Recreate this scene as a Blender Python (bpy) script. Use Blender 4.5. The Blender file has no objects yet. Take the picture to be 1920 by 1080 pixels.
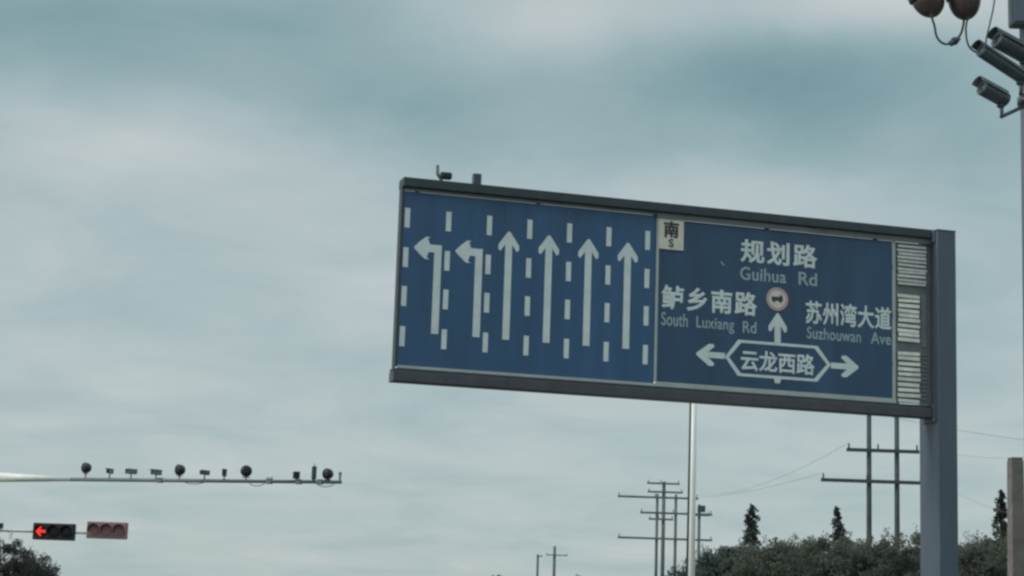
import bpy, bmesh, math, random
from mathutils import Vector, Matrix, Quaternion

random.seed(7)
S = bpy.context.scene
C = S.collection
PI = math.pi

# ------------------------------------------------------------------ camera
FPX, PITCH, ROLL, EYE = 3481.5, 0.17475, 0.03336, Vector((0, 0, 1.4))
_f = Vector((0, math.cos(PITCH), math.sin(PITCH)))
_u0 = Vector((0, -math.sin(PITCH), math.cos(PITCH)))
_r = Vector((1, 0, 0)) * math.cos(ROLL) + _u0 * math.sin(ROLL)
_u = Vector((1, 0, 0)) * -math.sin(ROLL) + _u0 * math.cos(ROLL)
cam = bpy.data.objects.new('camera', bpy.data.cameras.new('camera'))
C.objects.link(cam)
cam.data.sensor_width = 36
cam.data.lens = FPX * 36 / 1920
cam.data.clip_start = 0.1
cam.data.clip_end = 9000
cam.matrix_world = Matrix(((_r.x, _u.x, -_f.x, EYE.x), (_r.y, _u.y, -_f.y, EYE.y), (_r.z, _u.z, -_f.z, EYE.z), (0, 0, 0, 1)))
S.camera = cam


def ray(px, py):
    return _f * FPX + _r * (px - 960) - _u * (py - 540)


def at(px, py, Y):
    d = ray(px, py)
    return EYE + d * (Y / d.y)


def atz(px, py, z):
    d = ray(px, py)
    return EYE + d * ((z - EYE.z) / d.z)


# ------------------------------------------------------------------ light
SUN_TO = Vector((-0.94, -0.22, 0.52)).normalized()
SUN_EL = math.asin(SUN_TO.z)
SUN_AZ = math.atan2(SUN_TO.x, SUN_TO.y)
S.view_settings.view_transform = 'Standard'
S.view_settings.look = 'None'
S.view_settings.exposure = 0.17
S.view_settings.gamma = 1
S.cycles.filter_width = 2.6
S.cycles.pixel_filter_type = 'BLACKMAN_HARRIS'

W = bpy.data.worlds.new('World')
S.world = W
W.use_nodes = True
nt = W.node_tree
nt.nodes.clear()
N, L = nt.nodes.new, nt.links.new


def math_node(op, a, b=None, c=None):
    n = N('ShaderNodeMath')
    n.operation = op
    for i, v in enumerate((a, b, c)):
        if v is None:
            continue
        if isinstance(v, (int, float)):
            n.inputs[i].default_value = v
        else:
            L(v, n.inputs[i])
    return n.outputs[0]


def vmath(op, a, b):
    n = N('ShaderNodeVectorMath')
    n.operation = op
    for i, v in enumerate((a, b)):
        if hasattr(v, 'links'):
            L(v, n.inputs[i])
        else:
            n.inputs[i].default_value = v
    return n.outputs['Value'] if op in ('LENGTH', 'DOT_PRODUCT', 'DISTANCE') else n.outputs[0]


out = N('ShaderNodeOutputWorld')
bg = N('ShaderNodeBackground')
bg.inputs[1].default_value = 0.1
L(bg.outputs[0], out.inputs[0])
sky = N('ShaderNodeTexSky')
sky.sky_type = 'NISHITA'
sky.sun_disc = False
sky.sun_elevation = SUN_EL
sky.sun_rotation = SUN_AZ
tc = N('ShaderNodeTexCoord')
D = tc.outputs['Generated']
sep = N('ShaderNodeSeparateXYZ')
L(D, sep.inputs[0])
zz = math_node('MAXIMUM', sep.outputs[2], 0.0)
# cloud layer: direction projected onto a flat deck so streaks flatten towards the horizon
den = math_node('ADD', zz, 0.16)
comb = N('ShaderNodeCombineXYZ')
L(math_node('DIVIDE', sep.outputs[0], den), comb.inputs[0])
L(math_node('DIVIDE', sep.outputs[1], den), comb.inputs[1])
n1 = N('ShaderNodeTexNoise')
n1.inputs['Scale'].default_value = 2.3
n1.inputs['Detail'].default_value = 9
n1.inputs['Roughness'].default_value = 0.58
n1.inputs['Distortion'].default_value = 0.4
L(comb.outputs[0], n1.inputs['Vector'])
n2 = N('ShaderNodeTexNoise')
n2.inputs['Scale'].default_value = 9
n2.inputs['Detail'].default_value = 3
L(D, n2.inputs['Vector'])
warp = vmath('MULTIPLY', vmath('SUBTRACT', n2.outputs['Color'], (0.5, 0.5, 0.5)), (0.07, 0.0, 0.05))
DW = vmath('ADD', D, warp)
t = math_node('MULTIPLY_ADD', math_node('SUBTRACT', n1.outputs[0], 0.5), 0.60, 0.80)
# banks of darker and lighter cloud, each at its own place in the sky
for px, py, sx, sy, amp in (
        (430, 50, 480, 120, -.30), (640, 190, 330, 70, -.17), (1440, 150, 400, 110, -.44), (1840, 270, 300, 90, -.22),
        (1070, 40, 200, 80, .18), (200, 270, 260, 60, .12), (1680, 20, 300, 70, .26), (-60, 40, 260, 150, -.2),
        (1150, 290, 330, 60, -.10), (900, 330, 260, 50, .06), (300, 420, 300, 50, -.05), (1850, 560, 220, 160, -.06)):
    c = ray(px, py).normalized()
    dd = vmath('MULTIPLY', vmath('SUBTRACT', DW, tuple(c)), (FPX / sx, 1.0, FPX / sy))
    ln = vmath('LENGTH', dd, (0, 0, 0))
    g = math_node('EXPONENT', math_node('MULTIPLY', math_node('MULTIPLY', ln, ln), -1.0))
    t = math_node('ADD', t, math_node('MULTIPLY', g, amp * 1.06))
ramp = N('ShaderNodeValToRGB')
e = ramp.color_ramp.elements
e[0].position, e[0].color = 0.15, (0.118, 0.238, 0.272, 1)
e[1].position, e[1].color = 1.0, (0.505, 0.550, 0.555, 1)
m_ = e.new(0.62)
m_.color = (0.300, 0.408, 0.425, 1)
L(t, ramp.inputs[0])
over = math_node('MULTIPLY_ADD', math_node('MAXIMUM', math_node('SUBTRACT', zz, 0.36), 0.0), 2.2, 1.0)
cl = N('ShaderNodeVectorMath')
cl.operation = 'SCALE'
L(ramp.outputs[0], cl.inputs[0])
L(math_node('MULTIPLY', over, 10.0), cl.inputs['Scale'])
mx = N('ShaderNodeMix')
mx.data_type = 'RGBA'
mx.inputs[0].default_value = 0.92
L(sky.outputs[0], mx.inputs[6])
L(cl.outputs[0], mx.inputs[7])
L(mx.outputs[2], bg.inputs[0])

sun = bpy.data.objects.new('sun', bpy.data.lights.new('sun', 'SUN'))
C.objects.link(sun)
sun.data.energy = 1.5
sun.data.angle = math.radians(14)
sun.data.color = (1, 0.96, 0.9)
sun.rotation_euler = SUN_TO.to_track_quat('Z', 'Y').to_euler()


# ------------------------------------------------------------------ helpers
def mat(name, col, rough=0.6, metal=0.0, var=0.18, scale=3.0, bump=0.0, streak=0.0, emit=None, spec=0.5):
    m = bpy.data.materials.new(name)
    m.use_nodes = True
    t_ = m.node_tree
    b = t_.nodes['Principled BSDF']
    b.inputs['Roughness'].default_value = rough
    b.inputs['Metallic'].default_value = metal
    b.inputs['Specular IOR Level'].default_value = spec
    tx = t_.nodes.new('ShaderNodeTexCoord')
    nz = t_.nodes.new('ShaderNodeTexNoise')
    nz.inputs['Scale'].default_value = scale
    nz.inputs['Detail'].default_value = 6
    nz.inputs['Roughness'].default_value = 0.6
    src = tx.outputs['Object']
    if streak:
        mp = t_.nodes.new('ShaderNodeMapping')
        mp.inputs['Scale'].default_value = (1, 1, streak)
        t_.links.new(src, mp.inputs[0])
        src = mp.outputs[0]
    t_.links.new(src, nz.inputs['Vector'])
    r = t_.nodes.new('ShaderNodeValToRGB')
    r.color_ramp.elements[0].position = 0.3
    r.color_ramp.elements[1].position = 0.7
    r.color_ramp.elements[0].color = tuple(c * (1 - var) for c in col) + (1,)
    r.color_ramp.elements[1].color = tuple(min(1, c * (1 + var)) for c in col) + (1,)
    t_.links.new(nz.outputs[0], r.inputs[0])
    t_.links.new(r.outputs[0], b.inputs['Base Color'])
    if bump:
        bp = t_.nodes.new('ShaderNodeBump')
        bp.inputs['Strength'].default_value = bump
        bp.inputs['Distance'].default_value = 0.02
        t_.links.new(nz.outputs[0], bp.inputs['Height'])
        t_.links.new(bp.outputs[0], b.inputs['Normal'])
    if emit:
        b.inputs['Emission Color'].default_value = emit[0] + (1,)
        b.inputs['Emission Strength'].default_value = emit[1]
    return m


M = dict(
    lane_blue=mat('lane_blue', (0.034, 0.102, 0.212), 0.45, var=0.20, scale=2.2, streak=0.12),
    guide_blue=mat('guide_blue', (0.032, 0.080, 0.158), 0.45, var=0.20, scale=2.2, streak=0.12),
    sheet_white=mat('sheet_white', (0.71, 0.76, 0.77), 0.5, var=0.08, scale=5),
    sheet_faded=mat('sheet_faded', (0.37, 0.44, 0.48), 0.5, var=0.12, scale=5),
    beam_slate=mat('beam_slate', (0.070, 0.072, 0.088), 0.5, var=0.2, scale=3),
    frame_dark=mat('frame_dark', (0.034, 0.049, 0.060), 0.5, var=0.25, scale=4),
    strip_grey=mat('strip_grey', (0.19, 0.20, 0.215), 0.55, var=0.2, scale=3),
    post_grey=mat('post_grey', (0.088, 0.112, 0.150), 0.5, var=0.14, scale=2.5, streak=0.25, bump=0.05),
    back_grey=mat('back_grey', (0.15, 0.165, 0.17), 0.6, var=0.2),
    slat_white=mat('slat_white', (0.82, 0.81, 0.76), 0.5, var=0.17, scale=5),
    slat_grey=mat('slat_grey', (0.66, 0.66, 0.64), 0.5, var=0.15, scale=8),
    black_plastic=mat('black_plastic', (0.022, 0.026, 0.030), 0.45, var=0.3, scale=9),
    dark_housing=mat('dark_housing', (0.058, 0.080, 0.096), 0.4, var=0.25, scale=9),
    grey_housing=mat('grey_housing', (0.16, 0.18, 0.18), 0.5, var=0.2, scale=9),
    white_paint=mat('white_paint', (0.80, 0.80, 0.77), 0.4, var=0.08, scale=4),
    pole_white=mat('pole_white', (0.82, 0.82, 0.80), 0.35, var=0.07, scale=2, streak=0.3),
    arm_grey=mat('arm_grey', (0.50, 0.51, 0.50), 0.5, var=0.12, scale=3),
    glass_dark=mat('glass_dark', (0.02, 0.022, 0.025), 0.3, var=0.1, spec=0.35),
    dome_brown=mat('dome_brown', (0.085, 0.062, 0.058), 0.30, var=0.35, scale=10, spec=0.5),
    pale_plastic=mat('pale_plastic', (0.45, 0.47, 0.47), 0.4, var=0.1),
    red_lamp=mat('red_lamp', (0.5, 0.02, 0.02), 0.4, var=0.05, emit=((1.0, 0.035, 0.03), 0.85)),
    signal_black=mat('signal_black', (0.030, 0.024, 0.030), 0.6, var=0.25, scale=6),
    signal_red_glow=mat('signal_red_glow', (0.30, 0.165, 0.175), 0.7, var=0.12, scale=5),  # second signal's red glow painted into the housing colour
    signal_red_glow_dark=mat('signal_red_glow_dark', (0.29, 0.160, 0.170), 0.6, var=0.12, scale=5),  # same painted red glow, for its lenses
    utility=mat('utility', (0.062, 0.078, 0.084), 0.8, var=0.25, scale=3, bump=0.2),
    concrete=mat('concrete', (0.165, 0.150, 0.140), 0.85, var=0.25, scale=4, bump=0.3),
    cable=mat('cable', (0.03, 0.035, 0.035), 0.6, var=0.2),
    utility_hazed=mat('utility_hazed', (0.125, 0.145, 0.145), 0.85, var=0.25, scale=3, bump=0.2),  # lightened colour stands in for haze over the far poles
    plate_cream=mat('plate_cream', (0.72, 0.67, 0.59), 0.5, var=0.1, scale=6),
    wire=mat('wire', (0.12, 0.13, 0.13), 0.6, var=0.1),
    bark=mat('bark', (0.085, 0.070, 0.055), 0.9, var=0.3, scale=5, bump=0.5),
    asphalt=mat('asphalt', (0.050, 0.050, 0.052), 0.9, var=0.2, scale=1.5, bump=0.2),
    paving=mat('paving', (0.24, 0.23, 0.21), 0.85, var=0.15, scale=2),
    kerb=mat('kerb', (0.33, 0.32, 0.30), 0.8, var=0.15, scale=2),
    grass=mat('grass', (0.060, 0.085, 0.035), 0.95, var=0.4, scale=0.6),
    rust=mat('rust_red', (0.42, 0.13, 0.12), 0.6, var=0.2, scale=8),
    char_dark=mat('char_dark', (0.05, 0.05, 0.055), 0.6, var=0.2),
)


def leaf_mat(name, a, b_):
    m = bpy.data.materials.new(name)
    m.use_nodes = True
    t_ = m.node_tree
    b = t_.nodes['Principled BSDF']
    b.inputs['Roughness'].default_value = 0.7
    b.inputs['Specular IOR Level'].default_value = 0.2
    tx = t_.nodes.new('ShaderNodeTexCoord')
    nz = t_.nodes.new('ShaderNodeTexNoise')
    nz.inputs['Scale'].default_value = 1.1
    nz.inputs['Detail'].default_value = 6
    nz.inputs['Roughness'].default_value = 0.75
    t_.links.new(tx.outputs['Object'], nz.inputs['Vector'])
    r = t_.nodes.new('ShaderNodeValToRGB')
    r.color_ramp.elements[0].position = 0.32
    r.color_ramp.elements[1].position = 0.68
    r.color_ramp.elements[0].color = a + (1,)
    r.color_ramp.elements[1].color = b_ + (1,)
    t_.links.new(nz.outputs[0], r.inputs[0])
    t_.links.new(r.outputs[0], b.inputs['Base Color'])
    tr = t_.nodes.new('ShaderNodeBsdfTranslucent')
    t_.links.new(r.outputs[0], tr.inputs['Color'])
    ms = t_.nodes.new('ShaderNodeMixShader')
    ms.inputs[0].default_value = 0.38
    t_.links.new(b.outputs[0], ms.inputs[1])
    t_.links.new(tr.outputs[0], ms.inputs[2])
    t_.links.new(ms.outputs[0], t_.nodes['Material Output'].inputs['Surface'])
    return m


M['leaf'] = leaf_mat('leaf', (0.085, 0.105, 0.082), (0.175, 0.180, 0.145))
M['leaf_teal'] = leaf_mat('leaf_teal', (0.064, 0.094, 0.086), (0.120, 0.148, 0.130))
M['leaf_grey'] = leaf_mat('leaf_grey', (0.055, 0.058, 0.056), (0.115, 0.112, 0.108))
M['needle'] = leaf_mat('needle', (0.035, 0.046, 0.045), (0.070, 0.080, 0.074))


def thing(name, label, cat, loc=(0, 0, 0), rotz=0.0, group=None, quat=None):
    o = bpy.data.objects.new(name, None)
    C.objects.link(o)
    o.empty_display_size = 0.3
    o.location = loc
    if quat is not None:
        o.rotation_mode = 'QUATERNION'
        o.rotation_quaternion = quat
    else:
        o.rotation_euler = (0, 0, rotz)
    tag(o, label, cat, group)
    return o


def tag(o, label, cat, group=None):
    o['label'] = label
    o['category'] = cat
    if group:
        o['group'] = group
    return o


def obj(name, bm, m, parent=None, smooth=False, label=None):
    me = bpy.data.meshes.new(name)
    bmesh.ops.recalc_face_normals(bm, faces=bm.faces[:])
    bm.to_mesh(me)
    bm.free()
    for k in (m if isinstance(m, (list, tuple)) else [m]):
        me.materials.append(M[k] if isinstance(k, str) else k)
    if smooth:
        for p in me.polygons:
            p.use_smooth = True
    o = bpy.data.objects.new(name, me)
    C.objects.link(o)
    if parent is not None:
        o.parent = parent
    if label:
        o['label'] = label
    return o


def BM():
    return bmesh.new()


def box(bm, x0, x1, y0, y1, z0, z1, bev=0.0, mtx=None):
    vs = [bm.verts.new((x, y, z)) for x in (x0, x1) for y in (y0, y1) for z in (z0, z1)]
    q = [(0, 1, 3, 2), (4, 6, 7, 5), (0, 4, 5, 1), (2, 3, 7, 6), (0, 2, 6, 4), (1, 5, 7, 3)]
    fs = [bm.faces.new([vs[i] for i in f]) for f in q]
    if bev:
        ed = list({e_ for f in fs for e_ in f.edges})
        rs = bmesh.ops.bevel(bm, geom=ed, offset=bev, segments=2, affect='EDGES', profile=0.5)
        vs = list({v for f in rs['faces'] for v in f.verts} | {v for v in vs if v.is_valid})
    if mtx is not None:
        for v in vs:
            v.co = mtx @ v.co
    return vs


def tube(bm, pts, rad, seg=10, caps=True):
    pts = [Vector(p) for p in pts]
    if isinstance(rad, (int, float)):
        rad = [rad] * len(pts)
    rings = []
    prev = None
    for i, p in enumerate(pts):
        a = pts[max(0, i - 1)]
        b = pts[min(len(pts) - 1, i + 1)]
        d = (b - a).normalized()
        if prev is None:
            h = Vector((0, 0, 1)) if abs(d.z) < 0.9 else Vector((1, 0, 0))
            x = d.cross(h).normalized()
        else:
            x = (prev - d * prev.dot(d)).normalized()
        prev = x
        y = d.cross(x)
        rings.append([bm.verts.new(p + (x * math.cos(2 * PI * k / seg) + y * math.sin(2 * PI * k / seg)) * rad[i]) for k in range(seg)])
    for a, b in zip(rings, rings[1:]):
        for k in range(seg):
            bm.faces.new((a[k], a[(k + 1) % seg], b[(k + 1) % seg], b[k]))
    if caps:
        bm.faces.new(rings[0])
        bm.faces.new(rings[-1])


def lathe(bm, prof, axis='Z', seg=20, org=(0, 0, 0)):
    org = Vector(org)
    rings = []
    for r, h in prof:
        ring = []
        for k in range(seg):
            c, s = math.cos(2 * PI * k / seg) * max(r, 1e-4), math.sin(2 * PI * k / seg) * max(r, 1e-4)
            v = {'Z': (c, s, h), 'Y': (c, h, s), 'X': (h, c, s)}[axis]
            ring.append(bm.verts.new(org + Vector(v)))
        rings.append(ring)
    for a, b in zip(rings, rings[1:]):
        for k in range(seg):
            bm.faces.new((a[k], a[(k + 1) % seg], b[(k + 1) % seg], b[k]))
    bm.faces.new(rings[0])
    bm.faces.new(rings[-1])


def prism(bm, poly, y0, y1):
    """polygon in the local x-z plane, given thickness along y"""
    a = [bm.verts.new((x, y0, z)) for x, z in poly]
    b = [bm.verts.new((x, y1, z)) for x, z in poly]
    f1 = bm.faces.new(a)
    f2 = bm.faces.new(b[::-1])
    n = len(poly)
    for i in range(n):
        bm.faces.new((a[i], b[i], b[(i + 1) % n], a[(i + 1) % n]))
    f1.normal_update()
    f2.normal_update()
    bmesh.ops.triangulate(bm, faces=[f1, f2])


def ring_flat(bm, cx, cz, r0, r1, y0, y1, seg=32):
    for k in range(seg):
        a0, a1 = 2 * PI * k / seg, 2 * PI * (k + 1) / seg
        P = [(r0, a0), (r1, a0), (r1, a1), (r0, a1)]
        vs = [bm.verts.new((cx + r * math.cos(a), y, cz + r * math.sin(a))) for y in (y0, y1) for r, a in P]
        bm.faces.new(vs[:4])
        bm.faces.new(vs[4:][::-1])
        bm.faces.new((vs[1], vs[2], vs[6], vs[5]))
        bm.faces.new((vs[0], vs[4], vs[7], vs[3]))


def text(name, body, x0, x1, z0, z1, y, m, parent, bold=0.012, thick=0.004, space=1.0):
    cu = bpy.data.curves.new(name, 'FONT')
    cu.body = body
    cu.size = 1
    cu.resolution_u = 5
    cu.space_character = space
    cu.extrude = 0.01
    cu.bevel_depth = bold
    cu.bevel_resolution = 0
    cu.fill_mode = 'BOTH'
    tmp = bpy.data.objects.new('tmp_text', cu)
    C.objects.link(tmp)
    dg = bpy.context.evaluated_depsgraph_get()
    me = bpy.data.meshes.new_from_object(tmp.evaluated_get(dg))
    bpy.data.objects.remove(tmp)
    bpy.data.curves.remove(cu)
    xs = [v.co.x for v in me.vertices]
    ys = [v.co.y for v in me.vertices]
    ax, bx, ay, by = min(xs), max(xs), min(ys), max(ys)
    for v in me.vertices:
        v.co = ((x0 + (v.co.x - ax) / (bx - ax) * (x1 - x0)), y - (v.co.z + 0.01 + bold) / (0.02 + 2 * bold) * thick, z0 + (v.co.y - ay) / (by - ay) * (z1 - z0))
    me.materials.clear()
    me.materials.append(M[m])
    o = bpy.data.objects.new(name, me)
    C.objects.link(o)
    o.parent = parent
    return o


def struct(name, bm, m):
    o = obj(name, bm, m)
    o['kind'] = 'structure'
    return o


# ------------------------------------------------------------------ ground and road (below the frame)
def sheet(x0, x1, y0, y1, z):
    bm = BM()
    bm.faces.new([bm.verts.new(p) for p in ((x0, y0, z), (x1, y0, z), (x1, y1, z), (x0, y1, z))])
    return bm


struct('ground', sheet(-3500, 3500, -3500, 3500, 0.0), 'grass')
struct('road', sheet(-19, 3.6, -80, 900, 0.004), 'asphalt')
bm = BM()
for lane in range(6):
    x = -15.4 + lane * 3.2
    for k in range(26):
        y = -20 + k * 15
        bm.faces.new([bm.verts.new(p) for p in ((x - .08, y, .008), (x + .08, y, .008), (x + .08, y + 6, .008), (x - .08, y + 6, .008))])
struct('road_markings', bm, 'white_paint')
bm = BM()
box(bm, 3.6, 3.85, -80, 900, -0.1, 0.15, 0.02)
struct('kerb', bm, 'kerb')
bm = BM()
box(bm, -19.25, -19, -80, 900, -0.1, 0.15, 0.02)
struct('kerb', bm, 'kerb')
bm = BM()
box(bm, 3.85, 6.6, -80, 900, -0.1, 0.146)
struct('pavement', bm, 'paving')

# ------------------------------------------------------------------ the big blue sign
YAW = 0.2876
SB = Vector((-2.1269, 33.9902, 0))
Z0 = 5.5958
dv = Vector((math.cos(YAW), math.sin(YAW), 0))
lv = Vector((-math.sin(YAW), math.cos(YAW), 0))
PU, PY = 11.31, 0.12           # post centre along the sign and behind it
sign = thing('road_sign', 'large blue overhead lane and direction sign on a thick grey post', 'road sign', SB + dv * PU + lv * PY, YAW)


def bs(bm, u0, u1, y0, y1, v0, v1, bev=0.0):
    return box(bm, u0 - PU, u1 - PU, y0 - PY, y1 - PY, v0 + Z0, v1 + Z0, bev)


def pl(poly):
    return [(u - PU, v + Z0) for u, v in poly]


# post
bm = BM()
box(bm, 11.10 - PU, 11.52 - PU, -0.27 - PY, 0.51 - PY, 0.05, 3.80 + Z0, 0.018)
obj('post', bm, 'post_grey', sign)
bm = BM()
box(bm, -0.216, 0.216, -0.396, 0.396, 3.80 + Z0, 3.825 + Z0, 0.006)
obj('post_cap', bm, 'frame_dark', sign)
bm = BM()
box(bm, -0.5, 0.5, -0.7, 0.7, 0.0, 0.05, 0.008)
for sx in (-.38, .38):
    for sy in (-.58, 0, .58):
        lathe(bm, [(0.035, 0.05), (0.035, 0.10), (0.02, 0.12)], 'Z', 8, (sx, sy, 0))
obj('base_plate', bm, 'post_grey', sign)
# frame
bm = BM()
bs(bm, 0.0, 11.098, -0.14, 0.26, 3.655, 3.83, 0.012)
obj('top_beam', bm, 'frame_dark', sign)
bm = BM()
bs(bm, -0.03, 11.098, -0.10, 0.26, -0.01, 0.185, 0.012)
for k in range(18):
    bs(bm, 0.3 + k * .62, 0.34 + k * .62, -0.108, -0.098, 0.06, 0.10)
obj('bottom_beam', bm, 'beam_slate', sign)
bm = BM()
bs(bm, -0.03, 11.095, -0.04, 0.20, 0.189, 0.235, 0.006)
obj('lower_lip', bm, 'frame_dark', sign)
bm = BM()
bs(bm, 0.0, 0.045, -0.03, 0.20, 0.265, 3.652, 0.006)
obj('end_trim', bm, 'frame_dark', sign)
bm = BM()
bs(bm, 0.05, 5.10, -0.045, -0.001, 3.595, 3.650, 0.006)
bs(bm, 5.102, 11.09, -0.06, -0.001, 3.545, 3.650, 0.006)
obj('light_strip', bm, 'strip_grey', sign)
bm = BM()
bs(bm, 0.05, 5.15, -0.03, 0.0, 0.238, 0.292, 0.004)
bs(bm, 5.152, 10.29, -0.03, 0.0, 0.238, 0.330, 0.004)
obj('lower_trim', bm, 'pale_plastic', sign)
bm = BM()
for v in (1.0, 2.0, 3.0):
    bs(bm, 0.1, 11.095, 0.06, 0.16, v, v + 0.09)
for u in (0.3, 2.7, 5.1, 7.5, 9.9):
    bs(bm, u, u + .08, 0.162, 0.22, 0.27, 3.64)
obj('rear_bracing', bm, 'frame_dark', sign)

# bolted end flanges where the beams meet the post
for v0, v1 in ((3.56, 3.822), (-0.10, 0.27)):
    bm = BM()
    bs(bm, 11.062, 11.0985, -0.20, 0.32, v0, v1, 0.004)
    fl = obj('flange', bm, 'post_grey', sign)
    for v in (v0 + .05, v1 - .05):
        bm = BM()
        bs(bm, 11.045, 11.061, -0.185, -0.150, v - .018, v + .018, 0.004)
        obj('bolt', bm, 'strip_grey', fl)

# lane panel
bm = BM()
bs(bm, 0.047, 5.105, 0.0, 0.05, 0.294, 3.592)
for k in range(1, 5):
    bs(bm, 0.05, 5.1, -0.0015, 0.0, 0.294 + k * .66, 0.297 + k * .66)
lane = obj('lane_panel', bm, 'lane_blue', sign)
for k in range(7):
    u = 0.128 + k * 0.801
    for v in (3.268, 2.515, 1.78, 1.025):
        bm = BM()
        bs(bm, u - 0.05, u + 0.05, -0.007, -0.001, v - 0.375, v)
        obj('lane_dash', bm, 'sheet_white', lane)


def arrow_up(u, v0, v1, w=0.068, hw=0.205, hh=0.40):
    return [(u - w, v0), (u + w, v0), (u + w, v1 - .25), (u + hw - .045, v1 - hh + .02), (u + hw, v1 - hh + .05), (u + hw, v1 - hh + .14),
            (u + hw * .55, v1 - .13), (u + .02, v1), (u - .02, v1), (u - hw * .55, v1 - .13), (u - hw, v1 - hh + .14), (u - hw, v1 - hh + .05),
            (u - hw + .045, v1 - hh + .02), (u - w, v1 - .25)]


for u in (2.125, 2.925, 3.725, 4.53):
    bm = BM()
    prism(bm, pl(arrow_up(u, 0.92, 2.995)), -0.007 - PY, -0.001 - PY)
    obj('arrow', bm, 'sheet_white', lane)
for u in (0.745, 1.545):
    bm = BM()
    prism(bm, pl([(u - .07, .925), (u + .07, .925), (u + .07, 2.61), (u - .16, 2.61), (u - .20, 2.72), (u - .15, 2.75), (u - .24, 2.75), (u - .36, 2.65),
                  (u - .46, 2.545), (u - .46, 2.515), (u - .36, 2.42), (u - .25, 2.325), (u - .16, 2.325), (u - .21, 2.36), (u - .18, 2.465), (u - .07, 2.465)]),
          -0.007 - PY, -0.001 - PY)
    obj('arrow', bm, 'sheet_white', lane)

# direction panel
bm = BM()
bs(bm, 5.17, 10.225, 0.0, 0.05, 0.332, 3.540)
guide = obj('direction_panel', bm, 'guide_blue', sign)
bm = BM()
bs(bm, 5.112, 5.168, -0.02, 0.0, 0.332, 3.542, 0.004)
obj('panel_border', bm, 'pale_plastic', guide)
bm = BM()
bs(bm, 10.227, 10.285, -0.02, 0.0, 0.332, 3.542, 0.004)
obj('panel_border', bm, 'pale_plastic', guide)
# south plate
bm = BM()
bs(bm, 5.155, 5.675, -0.030, -0.021, 2.935, 3.560, 0.003)
plate = obj('direction_plate', bm, 'plate_cream', guide)
yb = -0.0305 - PY
text('lettering', '南', 5.255 - PU, 5.575 - PU, 3.17 + Z0, 3.50 + Z0, yb, 'char_dark', plate, 0.035)
text('lettering', 'S', 5.365 - PU, 5.465 - PU, 2.98 + Z0, 3.15 + Z0, yb, 'char_dark', plate, 0.03)


def lett(s, u0, u1, v0, v1, bold, space=1.0, m='sheet_white'):
    return text('lettering', s, u0 - PU, u1 - PU, v0 + Z0, v1 + Z0, -0.001 - PY, m, guide, bold, space=space)


lett('规划路', 6.89, 8.56, 2.82, 3.30, 0.028, 1.16)
lett('Guihua', 6.89, 7.88, 2.47, 2.735, 0.016, 1.04, 'sheet_faded')
lett('Rd', 8.15, 8.555, 2.47, 2.735, 0.016, 1.0, 'sheet_faded')
lett('鲈乡南路', 5.24, 7.265, 1.75, 2.235, 0.028, 1.14)
lett('South', 5.25, 5.80, 1.435, 1.70, 0.012, 1.04, 'sheet_faded')
lett('Luxiang', 5.98, 6.78, 1.375, 1.675, 0.012, 1.04, 'sheet_faded')
lett('Rd', 6.96, 7.25, 1.42, 1.65, 0.012, 1.0, 'sheet_faded')
lett('苏州湾大道', 8.31, 10.20, 1.70, 2.175, 0.024, 1.05)
lett('Suzhouwan', 8.34, 9.52, 1.405, 1.645, 0.012, 1.04, 'sheet_faded')
lett('Ave', 9.74, 10.19, 1.405, 1.645, 0.012, 1.04, 'sheet_faded')
lett('云龙西路', 6.925, 8.515, 0.67, 1.09, 0.024)
# lorry ban roundel
bm = BM()
prism(bm, [(7.69 - PU + .175 * math.cos(2 * PI * k / 32), 2.145 + Z0 + .175 * math.sin(2 * PI * k / 32)) for k in range(32)], -0.007 - PY, -0.001 - PY)
disc = obj('roundel', bm, mat('roundel_white', (0.72, 0.66, 0.64), 0.5, var=.1, scale=9), guide)
bm = BM()
ring_flat(bm, 7.69 - PU, 2.145 + Z0, 0.176, 0.235, -0.009 - PY, -0.001 - PY)
obj('ring', bm, mat('ring_pale_red', (0.60, 0.38, 0.37), 0.5, var=.15, scale=8), disc)
bm = BM()
prism(bm, [(7.69 - PU + a, 2.145 + Z0 + b) for a, b in ((-.12, -.035), (.12, -.035), (.12, .05), (.09, .08), (.05, .08), (.05, .045), (-.12, .045))], -0.011 - PY, -0.0071 - PY)
for dx in (-.07, .07):
    prism(bm, [(7.69 - PU + dx + .03 * math.cos(2 * PI * k / 12), 2.105 + Z0 + .03 * math.sin(2 * PI * k / 12)) for k in range(12)], -0.0125 - PY, -0.0071 - PY)
obj('lorry_symbol', bm, 'char_dark', disc)
# six-sided junction outline and its three arrows
HX = [(6.865, 1.272), (8.57, 1.272), (8.86, 0.915), (8.565, 0.558), (6.865, 0.558), (6.59, 0.915)]
cx, cz = 7.72, 0.915
IN = []
for (a, b) in HX:
    IN.append((cx + (a - cx) * (1 - .062 / abs(a - cx) * (1.05 if abs(b - cz) > .1 else 1.35)), cz + (b - cz) * (1 - .055 / .357)))
bm = BM()
for i in range(6):
    j = (i + 1) % 6
    prism(bm, pl([HX[i], HX[j], IN[j], IN[i]]), -0.007 - PY, -0.001 - PY)
prism(bm, pl([(7.63, .556), (7.79, .556), (7.76, .47), (7.66, .47)]), -0.007 - PY, -0.001 - PY)
obj('junction_outline', bm, 'sheet_white', guide)
bm = BM()
prism(bm, pl(arrow_up(7.705, 1.274, 1.86, 0.066, 0.195, .40)), -0.007 - PY, -0.001 - PY)
obj('arrow', bm, 'sheet_white', guide)


def side_arrow(u_in, u_tip, v, sgn):
    p = []
    for a, b in arrow_up(0, 0, abs(u_tip - u_in), 0.058, 0.215, .40):
        p.append((u_in + sgn * b, v + a))
    return p


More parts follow.
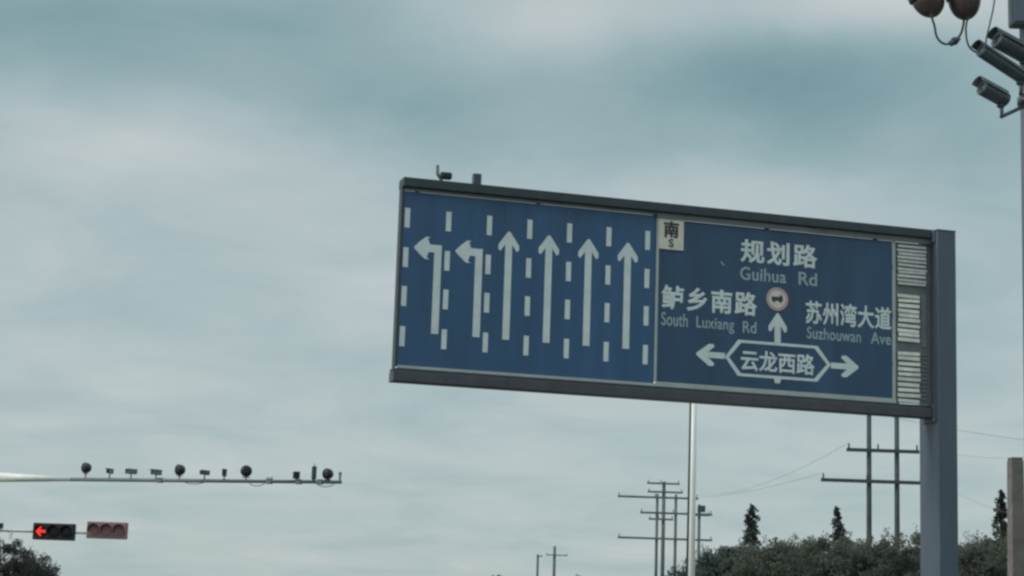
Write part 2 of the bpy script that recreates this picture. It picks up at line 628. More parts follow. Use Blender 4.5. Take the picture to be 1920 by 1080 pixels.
bm = BM()
prism(bm, pl(side_arrow(6.588, 5.99, .93, -1)), -0.007 - PY, -0.001 - PY)
obj('arrow', bm, 'sheet_white', guide)
bm = BM()
prism(bm, pl(side_arrow(8.862, 9.465, .905, 1)), -0.007 - PY, -0.001 - PY)
obj('arrow', bm, 'sheet_white', guide)
# scuff on the blue sheet
bm = BM()
prism(bm, pl([(6.46, 2.80), (6.50, 2.79), (6.565, 2.73), (6.56, 2.715), (6.50, 2.75)]), -0.003 - PY, -0.001 - PY)
obj('scuff', bm, 'sheet_faded', guide)

# slatted end section
bm = BM()
bs(bm, 10.29, 11.095, 0.02, 0.06, 0.266, 3.54)
obj('end_backing', bm, 'back_grey', sign)


def louvre(u0, u1, v0, v1, n, m, lab):
    bm = BM()
    st = (v1 - v0) / n
    for k in range(n):
        v = v0 + k * st
        wob = random.uniform(-.008, .008)
        h = st * random.uniform(.66, .80)
        p = [(-.006, v + wob), (-.020, v + h * .12 + wob), (-.014, v + h + wob), (0.0, v + h + wob)]
        ja, jb, jz, jy = (random.uniform(-.014, .014), random.uniform(-.014, .014), random.uniform(-.010, .010), random.uniform(-.012, .004))
        a = [bm.verts.new((u0 - PU + ja, y + (jy if i == 2 else 0) - PY, z + Z0)) for i, (y, z) in enumerate(p)]
        b = [bm.verts.new((u1 - PU + jb, y + (jy if i == 2 else 0) - PY, z + Z0 + jz)) for i, (y, z) in enumerate(p)]
        bm.faces.new(a)
        bm.faces.new(b[::-1])
        for i in range(4):
            bm.faces.new((a[i], b[i], b[(i + 1) % 4], a[(i + 1) % 4]))
    return obj('louvre_panel', bm, m, sign, label=lab)


louvre(10.345, 10.985, 2.665, 3.50, 11, 'slat_grey', 'pale grey slats at the top, wider than those below')
louvre(10.345, 10.825, 1.50, 2.50, 10, 'slat_white', 'cream slats in the middle')
louvre(10.345, 10.825, 0.275, 1.33, 10, 'slat_white', 'cream slats at the bottom')
bm = BM()
bs(bm, 10.88, 10.985, 0.0, 0.019, 1.42, 2.50, 0.004)
for k in range(12):
    bs(bm, 10.88, 10.985, -0.004, 0.019, 0.35 + k * .082, 0.385 + k * .082)
obj('side_strip', bm, 'strip_grey', sign)

# devices on top of the sign
p = SB + dv * 0.76 + lv * 0.05 + Vector((0, 0, Z0 + 3.83))
t = thing('surveillance_camera', 'small dark camera with a thin upright aerial on top of the blue sign', 'camera', p, YAW)
bm = BM()
tube(bm, [(0, 0, 0), (0, 0, .10)], 0.035, 8)
lathe(bm, [(.07, 0), (.07, .015)], 'Z', 10)
obj('bracket', bm, 'dark_housing', t)
bm = BM()
box(bm, -.02, .20, -.09, .05, .07, .20, .03)
obj('housing', bm, 'black_plastic', t)
bm = BM()
lathe(bm, [(.04, -.10), (.045, -.089)], 'Y', 12, (.09, 0, .13))
obj('lens', bm, 'glass_dark', t)
bm = BM()
tube(bm, [(-.03, 0, .08), (-.07, 0, .16), (-.075, 0, .33)], [.02, .035, .03], 8)
obj('aerial', bm, 'grey_housing', t)
p = SB + dv * 1.46 + lv * 0.05 + Vector((0, 0, Z0 + 3.83))
t = thing('sensor_box', 'upright dark box standing on the blue sign, right of the camera', 'sensor box', p, YAW)
bm = BM()
box(bm, -.078, .078, -.07, .07, .025, .235, .012)
obj('housing', bm, 'dark_housing', t)
bm = BM()
box(bm, -.06, .06, -.05, .05, 0, .024, .004)
obj('foot', bm, 'black_plastic', t)

# ------------------------------------------------------------------ white lamp post behind the sign
LP = at(1299.3, 900, 52)
LP.z = 0
t = thing('street_lamp', 'slim white lamp post rising behind the blue sign', 'street lamp', LP)
bm = BM()
tube(bm, [(0, 0, .02), (0, 0, 5), (0, 0, 10.2)], [.105, .085, .07], 16)
obj('pole', bm, 'pole_white', t, True)
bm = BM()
tube(bm, [(-.125, .02, .1), (-.105, .02, 5), (-.088, .02, 10.0)], .036, 8)  # added dark strip standing in for the pole's shaded left edge
obj('shade_strip', bm, 'frame_dark', t, True)
bm = BM()
tube(bm, [(0, 0, 9.9), (.15, 0, 10.3), (.5, 0, 10.5), (1.3, 0, 10.55)], .035, 8)
obj('arm', bm, 'pole_white', t, True)
bm = BM()
box(bm, 1.25, 1.85, -.13, .13, 10.50, 10.62, .03)
obj('lamp_head', bm, 'pale_plastic', t)
bm = BM()
box(bm, -.2, .2, -.2, .2, 0, .02)
obj('base_plate', bm, 'arm_grey', t)

# ------------------------------------------------------------------ camera gantry on the left
ZA = at(640, 904, 80).z


def arm_pt(px):
    return atz(px, 897.5 + (px) * (904.0 - 897.5) / 640, ZA)


A0, A1 = arm_pt(-190), arm_pt(640)
ax = (A1 - A0).normalized()
ayaw = math.atan2(ax.y, ax.x)
ALEN = (A1 - A0).length
g = thing('camera_gantry', 'pale pole with a long thin arm carrying a row of cameras', 'gantry', (A0.x, A0.y, 0), ayaw)
bm = BM()
tube(bm, [(0, 0, .05), (0, 0, ZA + .5)], [.22, .17], 16)
obj('pole', bm, 'arm_grey', g, True)
s0 = (arm_pt(-30) - A0).length
s1 = (arm_pt(135) - A0).length
bm = BM()
tube(bm, [(.1, 0, ZA + .05), (s0, 0, ZA + .08)], [.26, .25], 14)
tube(bm, [(s0 + .001, 0, ZA + .08), (s1, 0, ZA)], [.25, .085], 14)
obj('arm_root', bm, 'white_paint', g, True)
bm = BM()
tube(bm, [(s1 - .3, 0, ZA), (ALEN, 0, ZA)], [.088, .075], 12)
obj('arm', bm, 'grey_housing', g, True)
bm = BM()
for q in (505, 560, 600, 300):
    s = (arm_pt(q) - A0).length
    bm = BM()
    box(bm, s - .12, s + .12, -.10, .10, ZA - .11, ZA + .11, .01)
    obj('clamp', bm, 'grey_housing', g)
for qa, qb in ((345, 388), (470, 498), (596, 628)):
    ca, cb = (arm_pt(qa) - A0).length, (arm_pt(qb) - A0).length
    bm = BM()
    tube(bm, [(ca + (cb - ca) * k / 8, -.09, ZA - .05 - .10 * (1 - (k / 4 - 1) ** 2) - .03 * (qa % 3)) for k in range(9)], .018, 6)
    obj('cable', bm, 'cable', g)


def arm_thing(name, label, cat, px, group=None):
    q = arm_pt(px)
    return thing(name, label, cat, (q.x, q.y, ZA + .07), ayaw + ((px * 37) % 11 - 5) * .13, group)


def flash_lamp(px, lab, up, r=.235):
    t = arm_thing('flash_lamp', lab, 'flash lamp', px, 'round flash lamps on the camera arm')
    bm = BM()
    tube(bm, [(0, 0, 0), (0, 0, up - r * .8)], .03, 8)
    box(bm, -r * .7, r * .7, -.03, .03, up - r - .04, up - r + .0, .006)
    obj('bracket', bm, 'dark_housing', t)
    bm = BM()
    lathe(bm, [(r * .4, .22), (r * .8, .16), (r, .02), (r, -.10), (r * .93, -.12)], 'Y', 20, (0, 0, up))
    obj('housing', bm, 'black_plastic', t, True)
    bm = BM()
    lathe(bm, [(r * .86, -.125), (r * .5, -.135), (.01, -.14)], 'Y', 20, (0, 0, up))
    obj('lens', bm, 'glass_dark', t, True)
    return t


def arm_cam(px, lab, w, h, up, body='dark_housing', shield='white_paint'):
    t = arm_thing('traffic_camera', lab, 'camera', px, 'cameras on the camera arm')
    bm = BM()
    tube(bm, [(0, 0, 0), (0, 0, up - h / 2 + .01)], .03, 8)
    lathe(bm, [(.06, 0), (.06, .02)], 'Z', 10)
    obj('bracket', bm, 'dark_housing', t)
    bm = BM()
    box(bm, -w / 2, w / 2, -.25, .25, up - h / 2, up + h / 2, .02)
    obj('housing', bm, body, t)
    bm = BM()
    box(bm, -w / 2 - .02, w / 2 + .02, -.34, .25, up + h / 2 + .004, up + h / 2 + .035, .006)
    obj('sun_shield', bm, shield, t)
    bm = BM()
    lathe(bm, [(min(w, h) * .36, -.262), (min(w, h) * .38, -.252)], 'Y', 14, (0, 0, up))
    obj('lens', bm, 'glass_dark', t)
    return t


flash_lamp(160, 'round black flash lamp, leftmost device on the camera arm', .46)
t = flash_lamp(336, 'round black flash lamp on the camera arm, between two groups of small cameras', .40, .24)
flash_lamp(461, 'round black flash lamp on the camera arm, just left of its long bare stretch', .37, .25)
flash_lamp(614, 'round black flash lamp beside the tip of the camera arm', .28, .235)
arm_cam(205, 'small grey camera just right of the leftmost flash lamp on the arm', .17, .18, .30, 'grey_housing', 'grey_housing')
arm_cam(245, 'pale grey camera, second of three between the two left flash lamps', .24, .20, .30, 'grey_housing', 'white_paint')
arm_cam(292, 'small grey camera just left of the second flash lamp on the arm', .20, .20, .27, 'grey_housing', 'grey_housing')
arm_cam(383, 'small dark camera with white shield, right of the second flash lamp', .17, .18, .28)
arm_cam(420, 'narrow dark camera just left of the third flash lamp on the arm', .18, .26, .27, 'dark_housing', 'grey_housing')
arm_cam(555, 'dark camera under a white shield at the start of the end group', .27, .26, .20, 'black_plastic')
t = arm_thing('radar_unit', 'tall narrow dark unit standing left of the end flash lamp', 'radar', 588)
bm = BM()
box(bm, -.10, .10, -.10, .10, .05, .60, .02)
obj('housing', bm, 'dark_housing', t)
bm = BM()
box(bm, -.06, .06, -.06, .06, -.02, .049)
obj('bracket', bm, 'black_plastic', t)
bm = BM()
tube(bm, [(0, 0, .60), (0, 0, .72)], .02, 6)
obj('aerial', bm, 'dark_housing', t)
t = arm_thing('aerial_stub', 'thin grey upright stub at the very tip of the camera arm', 'aerial', 637)
bm = BM()
tube(bm, [(0, 0, -.05), (0, 0, .28)], .05, 8)
obj('rod', bm, 'grey_housing', t)
bm = BM()
lathe(bm, [(.075, .281), (.075, .34), (.03, .37)], 'Z', 10)
obj('tip', bm, 'grey_housing', t)
t = arm_thing('junction_box', 'small white box lying on the bare stretch of the camera arm', 'box', 505)
bm = BM()
box(bm, -.13, .13, -.1, .1, .045, .17, .02)
obj('housing', bm, 'white_paint', t)
bm = BM()
box(bm, -.15, .15, -.06, .06, .035, .044)
obj('foot', bm, 'grey_housing', t)

# ------------------------------------------------------------------ traffic signals
YS = 95
PPM = FPX / YS
SZ = at(101, 997, YS).z
sx = thing('signal_gantry', 'thin white arm and pole holding the traffic lights', 'signal mast', (at(-260, 990, YS).x, YS + .35, 0))
x0 = sx.location.x
bm = BM()
tube(bm, [(0, 0, .05), (0, 0, SZ + .6)], [.2, .15], 14)
obj('pole', bm, 'white_paint', sx, True)
bm = BM()
tube(bm, [(.1, 0, SZ + .0), (at(236, 994, YS).x - x0, 0, SZ + .0)], [.11, .06], 10)
obj('arm', bm, 'white_paint', sx, True)


def signal(px0, px1, py0, py1, lab, body, lens_m, red, hz=None):
    a = at(px0, (py0 + py1) / 2, YS)
    b = at(px1, (py0 + py1) / 2, YS)
    w = b.x - a.x
    h = (py1 - py0) / PPM
    z = SZ if hz is None else hz
    t = thing('traffic_light', lab, 'traffic light', ((a.x + b.x) / 2, YS, z))
    bm = BM()
    box(bm, -w / 2, w / 2, -.10, .18, -h / 2, h / 2, .04)
    obj('housing', bm, body, t)
    bm = BM()
    box(bm, -.12, .12, .182, .30, -.14, .14, .01)
    obj('bracket', bm, 'white_paint', t)
    for k in (-1, 0, 1):
        cxx = k * w * .31
        rr = h * .36
        bm = BM()
        lathe(bm, [(rr, -.106), (rr * .96, -.115), (rr * .5, -.125), (.01, -.128)], 'Y', 24, (cxx, 0, 0))
        ln = obj('lens', bm, lens_m, t, True)
        bm = BM()
        for i in range(14):
            a0, a1 = PI * (i / 14) * 1.1 - .05 * PI, PI * ((i + 1) / 14) * 1.1 - .05 * PI
            v = [bm.verts.new((cxx + q * math.cos(a_), y, q * math.sin(a_))) for q in (rr * 1.05, rr * 1.1) for a_ in (a0, a1) for y in (-.101, -.36)]
            bm.faces.new((v[0], v[1], v[3], v[2]))
            bm.faces.new((v[4], v[6], v[7], v[5]))
            bm.faces.new((v[1], v[5], v[7], v[3]))
        obj('hood', bm, body, t)
        if red and k == -1:
            bm = BM()
            q = rr
            prism(bm, [(cxx - .82 * q, 0), (cxx - .10 * q, .80 * q), (cxx + .20 * q, .80 * q), (cxx - .10 * q, .26 * q), (cxx + .85 * q, .22 * q),
                       (cxx + .85 * q, -.22 * q), (cxx - .10 * q, -.26 * q), (cxx + .20 * q, -.80 * q), (cxx - .10 * q, -.80 * q)], -.15, -.13)
            obj('lit_arrow', bm, 'red_lamp', ln)
    return t


signal(62, 141, 982, 1013, 'black traffic light showing a glowing red left arrow', 'signal_black', 'glass_dark', True)
signal(163, 239, 979, 1010, 'traffic light tinted with painted red glow, right of the red arrow light', 'signal_red_glow', 'signal_red_glow_dark', False, at(201, 994.5, YS).z)
t = thing('sensor_box', 'small dark box on the signal arm at the left picture edge', 'sensor box', at(0, 986, YS))
bm = BM()
box(bm, -.2, .15, -.12, .12, -.14, .14, .02)
obj('housing', bm, 'black_plastic', t)
bm = BM()
tube(bm, [(0, .2, -.30), (0, .2, .08)], .03, 6)
box(bm, -.04, .04, .121, .2, -.04, .04)
obj('bracket', bm, 'grey_housing', t)

# ------------------------------------------------------------------ near camera pole at the right edge
YP = 15.0
PP = at(1934.5, 100, YP)
PP.z = 0
cp = thing('camera_pole', 'dark pole at the right picture edge carrying a cluster of cameras', 'pole', PP)
bm = BM()
tube(bm, [(0, 0, .03), (0, 0, 7.6)], [.115, .095], 18)
obj('pole', bm, 'post_grey', cp, True)
bm = BM()
box(bm, -.25, .25, -.25, .25, 0, .03)
obj('base_plate', bm, 'post_grey', cp)
ZB = at(1800, -60, YP).z
bm = BM()
tube(bm, [(0, 0, ZB), (-1.15, -.05, ZB)], .035, 10)
tube(bm, [(0, 0, ZB - .35), (-.4, -.02, ZB)], .018, 8)
obj('cross_arm', bm, 'dark_housing', cp, True)
bm = BM()
for zc in (at(1930, 40, YP).z, at(1930, 150, YP).z, at(1930, 190, YP).z):
    bm = BM()
    lathe(bm, [(.125, zc - .03), (.125, zc + .03)], 'Z', 18)
    obj('clamp', bm, 'dark_housing', cp, True)


def dome(px, py, lab, r, tilt):
    c = at(px, py, YP - .05)
    q = Quaternion((0, 1, 0), tilt)
    t = thing('dome_camera', lab, 'dome camera', c, quat=q, group='dome cameras hanging from the cross arm')
    bm = BM()
    prof = [(r * 1.0, 0.0)] + [(r * math.cos(a * PI / 16), -r * 1.35 * math.sin(a * PI / 16)) for a in range(1, 8)] + [(.005, -r * 1.36)]
    lathe(bm, prof, 'Z', 24)
    obj('dome', bm, 'dome_brown', t, True)
    bm = BM()
    lathe(bm, [(r * .98, .001), (r * 1.10, .002), (r * 1.12, .03), (r * 1.02, .09), (r * .7, .16), (r * .3, .2), (.03, .22)], 'Z', 24)
    obj('housing', bm, 'dark_housing', t, True)
    bm = BM()
    up = q.inverted() @ Vector((0, 0, 1))
    top = Vector((0, 0, .2))
    tube(bm, [top, top + up * max(.05, (ZB - c.z - .2))], .02, 8)
    obj('stem', bm, 'dark_housing', t)
    bm = BM()
    ring = []
    for k in range(13):
        a = PI * .30 + PI * 1.0 * k / 12
        ring.append((r * 1.05 * math.cos(a), 0, -r * 1.40 * abs(math.sin(a)) if math.sin(a) > 0 else r * .1))
    bm.free()
    return t


dome(1738, -6, 'brown smoked dome camera, the outer left one of the hanging pair', .138, -.42)
dome(1808, -2, 'brown smoked dome camera, the inner right one beside the hanging cable', .136, -.10)

# cables
def cable(name, lab, pts, r, cat='cable', m='cable'):
    P = [at(x, y, YP - .1 + dz) for x, y, dz in pts]
    Q = []
    for i in range(len(P) - 1):
        p0, p1, p2, p3 = P[max(0, i - 1)], P[i], P[i + 1], P[min(len(P) - 1, i + 2)]
        for k in range(6):
            s = k / 6
            Q.append(0.5 * ((2 * p1) + (p2 - p0) * s + (2 * p0 - 5 * p1 + 4 * p2 - p3) * s * s + (3 * p1 - p0 - 3 * p2 + p3) * s ** 3))
    Q.append(P[-1])
    bm = BM()
    tube(bm, Q, r, 8)
    o = obj(name, bm, m, smooth=True)
    tag(o, lab, cat)
    return o


cable('cable', 'dark cable hanging in a round loop under the two domes', [(1744, -70, .1), (1746, 20, 0), (1752, 48, 0), (1757, 70, 0), (1770, 82, 0), (1786, 80, 0), (1800, 66, 0), (1806, 48, 0), (1808, 30, .05)], .010)
cable('cable', 'thin dark cable drooping right of the inner dome', [(1824, -70, .1), (1822, 10, 0), (1812, 45, 0), (1812, 70, 0), (1817, 87, .0), (1828, 97, .05), (1842, 100, .1)], .008)
cable('cable', 'thin grey cable running down to the upper bullet camera', [(1872, -70, .1), (1864, 5, 0), (1857, 40, 0), (1850, 70, .05), (1848, 92, .1)], .007, m='grey_housing')
t = thing('cable_connector', 'small dark connector at the bottom of the cable loop', 'connector', at(1790, 77, YP - .1), quat=Quaternion((0, 1, 0), -.6))
bm = BM()
lathe(bm, [(.012, -.055), (.026, -.045), (.03, .02), (.016, .05)], 'X', 10)
obj('body', bm, 'dark_housing', t)
bm = BM()
lathe(bm, [(.034, -.012), (.034, .008)], 'X', 10)
obj('nut', bm, 'black_plastic', t)


def bullet(px0, py0, px1, py1, rad, lab, dz=.28, m='dark_housing', yoff=0.0, shield=True, shm='grey_housing', PZ=-.10):
    tip = at(px0, py0, YP - .22 + yoff - dz)
    rear = at(px1, py1, YP - .22 + yoff)
    v = tip - rear
    Ln = v.length
    xa = v.normalized()
    za = (Vector((0, 0, 1)) - xa * xa.z).normalized()
    ya = za.cross(xa)
    q = Matrix((xa, ya, za)).transposed().to_quaternion()
    t = thing('bullet_camera', lab, 'camera', rear, quat=q, group='bullet cameras on the right hand pole')
    bm = BM()
    lathe(bm, [(rad * .55, 0), (rad * .9, .015), (rad * .95, .06), (rad, .07), (rad, Ln - .03), (rad * .93, Ln - .012), (rad * .8, Ln - .012)], 'X', 20)
    obj('housing', bm, m, t, True)
    bm = BM()
    lathe(bm, [(rad * .78, Ln - .014), (rad * .5, Ln - .010), (.004, Ln - .006)], 'X', 20)
    obj('lens', bm, 'glass_dark', t, True)
    if shield:
        bm = BM()
        n = 12
        for i in range(n):
            a0, a1 = PI * (.08 + .84 * i / n), PI * (.08 + .84 * (i + 1) / n)
            v8 = [bm.verts.new((x, rr * math.cos(a), rr * math.sin(a))) for rr in (rad * 1.12, rad * 1.2) for a in (a0, a1) for x in (.05, Ln + .04)]
            bm.faces.new((v8[0], v8[1], v8[3], v8[2]))
            bm.faces.new((v8[4], v8[6], v8[7], v8[5]))
            bm.faces.new((v8[1], v8[5], v8[7], v8[3]))
            bm.faces.new((v8[0], v8[2], v8[6], v8[4]))
        obj('sun_shield', bm, shm, t)
    inv = q.inverted()
    joint = Vector((.05, 0, -rad * .9))
    pole_pt = inv @ (Vector((PP.x - .06, PP.y - .08, rear.z + PZ)) - rear)
    drop = inv @ Vector((0, 0, -.10)) + joint
    bm = BM()
    tube(bm, [joint, joint * .4 + drop * .6 + Vector((-.01, 0, 0)), drop, pole_pt], .016, 8)
    lathe(bm, [(.03, -.012), (.03, .012)], 'Z', 10, joint + Vector((0, 0, -.008)))
    obj('bracket', bm, m, t, True)
    return t


bullet(1838, 162, 1889, 190, .066, 'short dark bullet camera, lowest on the right hand pole', .10, PZ=.02)
bullet(1836, 92, 1924, 150, .056, 'long dark bullet camera, the middle one on the right hand pole', .22, shield=True, shm='dark_housing')
bullet(1866, 72, 1932, 108, .075, 'dark bullet camera under an arched hood, topmost on the right hand pole', .12, yoff=.06, shm='dark_housing')
t = thing('junction_box', 'dark box fixed high on the right hand pole above the bullet cameras', 'box', at(1912, 20, YP - .16))
bm = BM()
box(bm, -.09, .12, -.08, .05, -.15, .26, .02)
obj('housing', bm, 'dark_housing', t)
bm = BM()
box(bm, -.07, .10, -.088, -.081, -.12, .23, .003)
obj('door', bm, 'post_grey', t)

# ------------------------------------------------------------------ concrete post low at the right edge
q = at(1905, 960, 40)
ztop = at(1905, 858, 40).z
t = thing('concrete_post', 'weathered square concrete post standing at the lower right edge', 'post', (q.x, 40, 0), .1)
bm = BM()
vs = box(bm, -.17, .17, -.17, .17, 0, ztop - .06, .02)
for v in vs:
    if v.co.z > 1:
        v.co.x *= .82
        v.co.y *= .82
obj('shaft', bm, 'concrete', t)
bm = BM()
vs = box(bm, -.13, .13, -.13, .13, ztop - .059, ztop, .02)
obj('cap', bm, 'concrete', t)


# ------------------------------------------------------------------ power poles
def insul(bm, x, z, y=0):
    lathe(bm, [(.03, 0), (.06, .04), (.03, .08), (.06, .12), (.03, .16), (.05, .2), (.015, .26)], 'Z', 8, (x, y, z))


def hframe(name, lab, Y, pxs, top_px, arms, r, group):
    """pxs: the legs in picture px at py=960; arms: (px0, px1, py at the first leg)"""
    um = 'utility' if Y < 120 else 'utility_hazed'
    base = [at(x, 960, Y) for x in pxs]
    cxx = sum(b.x for b in base) / len(base)
    t = thing(name, lab, 'power pole', (cxx, Y, 0), 0, group)
    for b, ty in zip(base, top_px):
        zt = at(pxs[0], ty, Y).z
        bm = BM()
        tube(bm, [(b.x - cxx, 0, 0), (b.x - cxx, 0, zt)], [r * 1.1, r * .85], 12)
        obj('pole', bm, um, t, True)
    for a0, a1, py in arms:
        z = at(pxs[0], py, Y).z
        xa, xb = at(a0, py, Y).x - cxx, at(a1, py, Y).x - cxx
        bm = BM()
        box(bm, xa, xb, -r - .12, -r - .01, z - .09, z + .09, .01)
        ar = obj('cross_arm', bm, um, t)
        for x in (xa + .12, (xa + xb) / 2 - .25, xb - .12):
            bm = BM()
            insul(bm, x, z + .091, -r - .06)
            obj('insulator', bm, um, ar)
    return t


G = 'power poles beyond the sign'
h1 = hframe('power_pole', 'twin legged power pole with two cross arms, right beside the grey sign post', 95, (1629.5, 1682), (738, 738), ((1586, 1722, 845), (1538, 1729, 903), (1560, 1728, 760)), .14, G)
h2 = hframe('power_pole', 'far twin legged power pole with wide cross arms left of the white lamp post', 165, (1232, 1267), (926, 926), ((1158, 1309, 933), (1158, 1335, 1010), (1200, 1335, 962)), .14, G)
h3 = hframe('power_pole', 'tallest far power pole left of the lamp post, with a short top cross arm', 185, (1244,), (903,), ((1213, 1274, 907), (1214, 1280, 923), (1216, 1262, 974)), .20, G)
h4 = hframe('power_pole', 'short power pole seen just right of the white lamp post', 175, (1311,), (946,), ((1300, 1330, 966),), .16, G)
bm = BM()
box(bm, -.15, .55, -.3, .2, at(1311, 955, 175).z - .25, at(1311, 955, 175).z + .35, .04)
obj('transformer', bm, 'utility', h4)
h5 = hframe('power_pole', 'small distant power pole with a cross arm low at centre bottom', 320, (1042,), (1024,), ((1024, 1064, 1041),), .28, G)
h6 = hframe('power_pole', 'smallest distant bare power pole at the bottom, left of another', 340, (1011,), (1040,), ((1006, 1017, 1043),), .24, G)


def wire(lab, a, b, sag, r=.008):
    bm = BM()
    P = []
    for k in range(25):
        s = k / 24
        p_ = a.lerp(b, s)
        p_.z -= sag * 4 * s * (1 - s)
        P.append(p_)
    tube(bm, P, r, 5)
    o = obj('power_line', bm, 'wire')
    tag(o, lab, 'power line', 'overhead power lines')


def hp(o, Y, px, py, ref):
    return Vector((at(px, py, Y).x, Y - .2, at(ref, py, Y).z + .35))


wire('thin power line from the lower cross arm of the near twin pole going left', hp(h1, 95, 1541, 903, 1629.5), hp(h2, 165, 1161, 933, 1232), .9)
wire('thin power line from the short cross arm of the near twin pole going left', hp(h1, 95, 1590, 845, 1629.5), hp(h2, 165, 1305, 933, 1232), .8)
wire('thin power line leaving the cross arm towards the upper right edge', hp(h1, 95, 1719, 845, 1629.5), at(2150, 800, 70), .9, .006)
wire('thin nearly level power line high right of the sign post', at(1600, 765, 100), at(2200, 845, 100), .5, .009)
wire('thin power line leaving the lower cross arm towards the right edge', hp(h1, 95, 1726, 903, 1629.5), at(2200, 1010, 80), .8, .006)


# ------------------------------------------------------------------ trees
def leaf_quad(bm, c, s):
    n = Vector((random.gauss(0, 1), random.gauss(0, 1), random.gauss(0, 1) + .5)).normalized()
    a = n.orthogonal().normalized()
    a.rotate(Quaternion(n, random.random() * 6.28))
    b = n.cross(a)
    l, w = s * random.uniform(.7, 1.3), s * random.uniform(.4, .7)
    bm.faces.new([bm.verts.new(c + a * l), bm.verts.new(c + b * w), bm.verts.new(c - a * l), bm.verts.new(c - b * w)])


def crown_mesh(seed, H, R, n_cl, n_leaf, s):
    """leaf clumps spread through a domed volume whose top is at H"""
    random.seed(seed)
    bm = BM()
    for i in range(n_cl):
        a = random.random() * 2 * PI
        rr = R * math.sqrt(random.random())
        zt = H * (1 - .30 * (rr / R) ** 2)
        z = zt - (random.random() ** 1.3) * H * .72
        cr = random.uniform(.22, .66)
        c = Vector((rr * math.cos(a), rr * math.sin(a), z - cr * .8))
        for k in range(n_leaf):
            d = Vector((random.gauss(0, 1), random.gauss(0, 1), random.gauss(0, .75)))
            d = d.normalized() * cr * random.random() ** .45
            leaf_quad(bm, c + d, s)
    for i in range(int(n_cl * .16)):            # loose sprigs that break the outline
        a = random.random() * 2 * PI
        rr = R * math.sqrt(random.random()) * 1.02
        z = H * (1 - .30 * (rr / R) ** 2) - .15
        h_ = random.uniform(.08, .28)
        for k in range(16):
            leaf_quad(bm, Vector((rr * math.cos(a), rr * math.sin(a), z + h_ * k / 9)) + Vector((random.gauss(0, .05), random.gauss(0, .05), 0)), s * .8)
    return bm


def trunk_mesh(seed, H, R):
    random.seed(seed)
    bm = BM()
    tube(bm, [(0, 0, 0), (.05, 0, H * .3), (-.04, .05, H * .55), (.0, 0, H * .85)], [.18, .15, .11, .04], 8)
    for k in range(6):
        a = k * 1.05 + random.random() * .5
        z = H * random.uniform(.28, .5)
        tube(bm, [(0, 0, z), (R * .35 * math.cos(a), R * .35 * math.sin(a), z + H * .15), (R * .75 * math.cos(a), R * .75 * math.sin(a), z + H * .25)], [.07, .05, .02], 6)
    return bm


def make_tree(seed, H, R, leaf, label, loc, group, ncl=70, nl=190, s=.068):
    t = thing('tree', label, 'tree', loc, random.random() * 6, group)
    obj('crown', crown_mesh(seed, H, R, ncl, nl, s), leaf, t)
    obj('trunk', trunk_mesh(seed, H, R), 'bark', t, True)
    return t


TREES = [  # px, py of the top, depth, radius, foliage, label
    (1327, 1040, 100, 1.9, 'leaf_teal', 'dark bushy tree touching the white lamp post, left end of the treeline'),
    (1382, 1024, 103, 1.9, 'leaf_teal', 'low rounded tree below the left conifer in the treeline'),
    (1442, 1014, 98, 2.2, 'leaf', 'rounded grey green tree right of the left conifer'),
    (1506, 1011, 105, 2.2, 'leaf', 'rounded grey green tree midway between the two conifers'),
    (1562, 1009, 99, 2.1, 'leaf', 'rounded tree in front of the right conifer'),
    (1618, 1007, 104, 2.0, 'leaf', 'rounded tree under the left leg of the twin power pole'),
    (1675, 1008, 99, 2.1, 'leaf', 'rounded tree under the right leg of the twin power pole'),
    (1735, 1000, 105, 2.2, 'leaf', 'rounded tree half hidden by the left side of the grey sign post'),
    (1806, 1016, 102, 1.8, 'leaf', 'rounded tree just right of the grey sign post'),
    (1862, 1004, 106, 2.0, 'leaf', 'rounded tree between the sign post and the concrete post'),
    (1925, 1010, 100, 2.2, 'leaf', 'rounded tree behind the concrete post'),
]
for i, (px, py, Y, R, lf, lab) in enumerate(TREES):
    Y *= 0.85                                  # the row stands in front of the near power pole
    c = at(px, py - 11, Y)
    make_tree(40 + i, c.z, R, lf, lab, (c.x, Y, 0), 'trees in the right hand treeline', 165)
c = at(8, 1000, 110)
make_tree(21, c.z, 2.3, 'leaf_grey', 'dark grey tree in the bottom left corner, below the traffic lights', (at(-2, 1060, 110).x, 110, 0), 'trees in the left corner', 110)
c = at(62, 1030, 112)
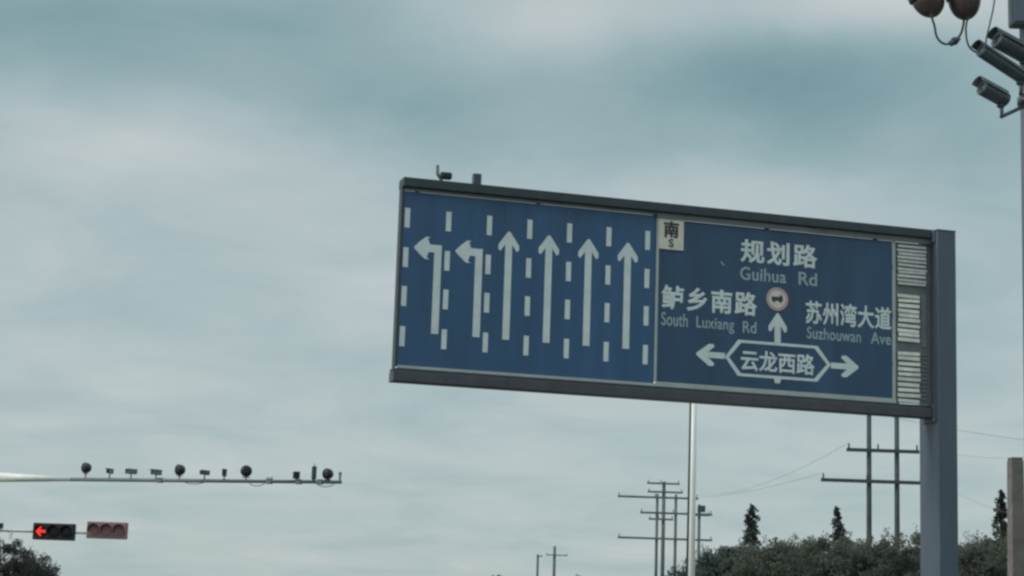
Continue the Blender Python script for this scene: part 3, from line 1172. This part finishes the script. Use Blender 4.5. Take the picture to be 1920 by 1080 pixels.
make_tree(22, c.z, 1.7, 'leaf_grey', 'lower dark shrub sloping down right of the bottom left corner tree', (c.x, 112, 0), 'trees in the left corner', 80)
c = at(935, 1071, 260)
make_tree(23, c.z, 1.5, 'leaf_teal', 'tiny distant treetop at the bottom edge, left of the small power poles', (c.x, 260, 0), 'distant treetops', 40, 30, .14)
c = at(1079, 1074, 260)
make_tree(24, c.z, 1.5, 'leaf_teal', 'tiny distant treetop at the bottom edge, right of the small power poles', (c.x, 260, 0), 'distant treetops', 40, 30, .14)
c = at(1283, 1066, 200)
make_tree(25, c.z, 1.4, 'leaf_teal', 'small distant treetop at the foot of the white lamp post', (c.x, 200, 0), 'distant treetops', 40, 30, .14)


def conifer(px, py, Y, base_w, narrow, lab, seed, lean=0.0, gap=.0):
    random.seed(seed)
    c = at(px, py, Y)
    H = c.z
    t = thing('conifer', lab, 'tree', (c.x, Y, 0), 0, 'conifers rising above the treeline')
    bm = BM()
    z = H
    vis = H - 4.2
    while z > 3.2:
        f = min(1, (H - z) / vis)
        R = base_w * (f ** narrow) * random.uniform(.65, 1.15) + .07
        nb = 5
        for b in range(nb):
            a = random.random() * 2 * PI
            if random.random() < gap:
                continue
            for k in range(int(12 + R * 26)):
                s_ = random.random() ** .6
                p_ = Vector((R * s_ * math.cos(a) + lean * (H - z), R * s_ * math.sin(a), z - s_ * R * .55 + random.gauss(0, .05)))
                leaf_quad(bm, p_ + Vector((random.gauss(0, .06), random.gauss(0, .06), 0)), .085)
        z -= .13
    obj('crown', bm, 'needle', t)
    bm = BM()
    tube(bm, [(0, 0, 0), (lean * H * .5, 0, H * .5), (0, 0, H - .1)], [.2, .13, .025], 8)
    obj('trunk', bm, 'bark', t, True)
    return t


conifer(1411, 948, 118, .62, .22, 'left conifer, a narrow dark column rising above the treeline', 3, 0.0, .25)
conifer(1568, 952, 118, 1.25, .8, 'right conifer with a pointed top and spreading right side', 4, .10, .2)
conifer(1876, 921, 112, .62, .4, 'dark conifer tip just left of the concrete post', 5, 0.0, .15)
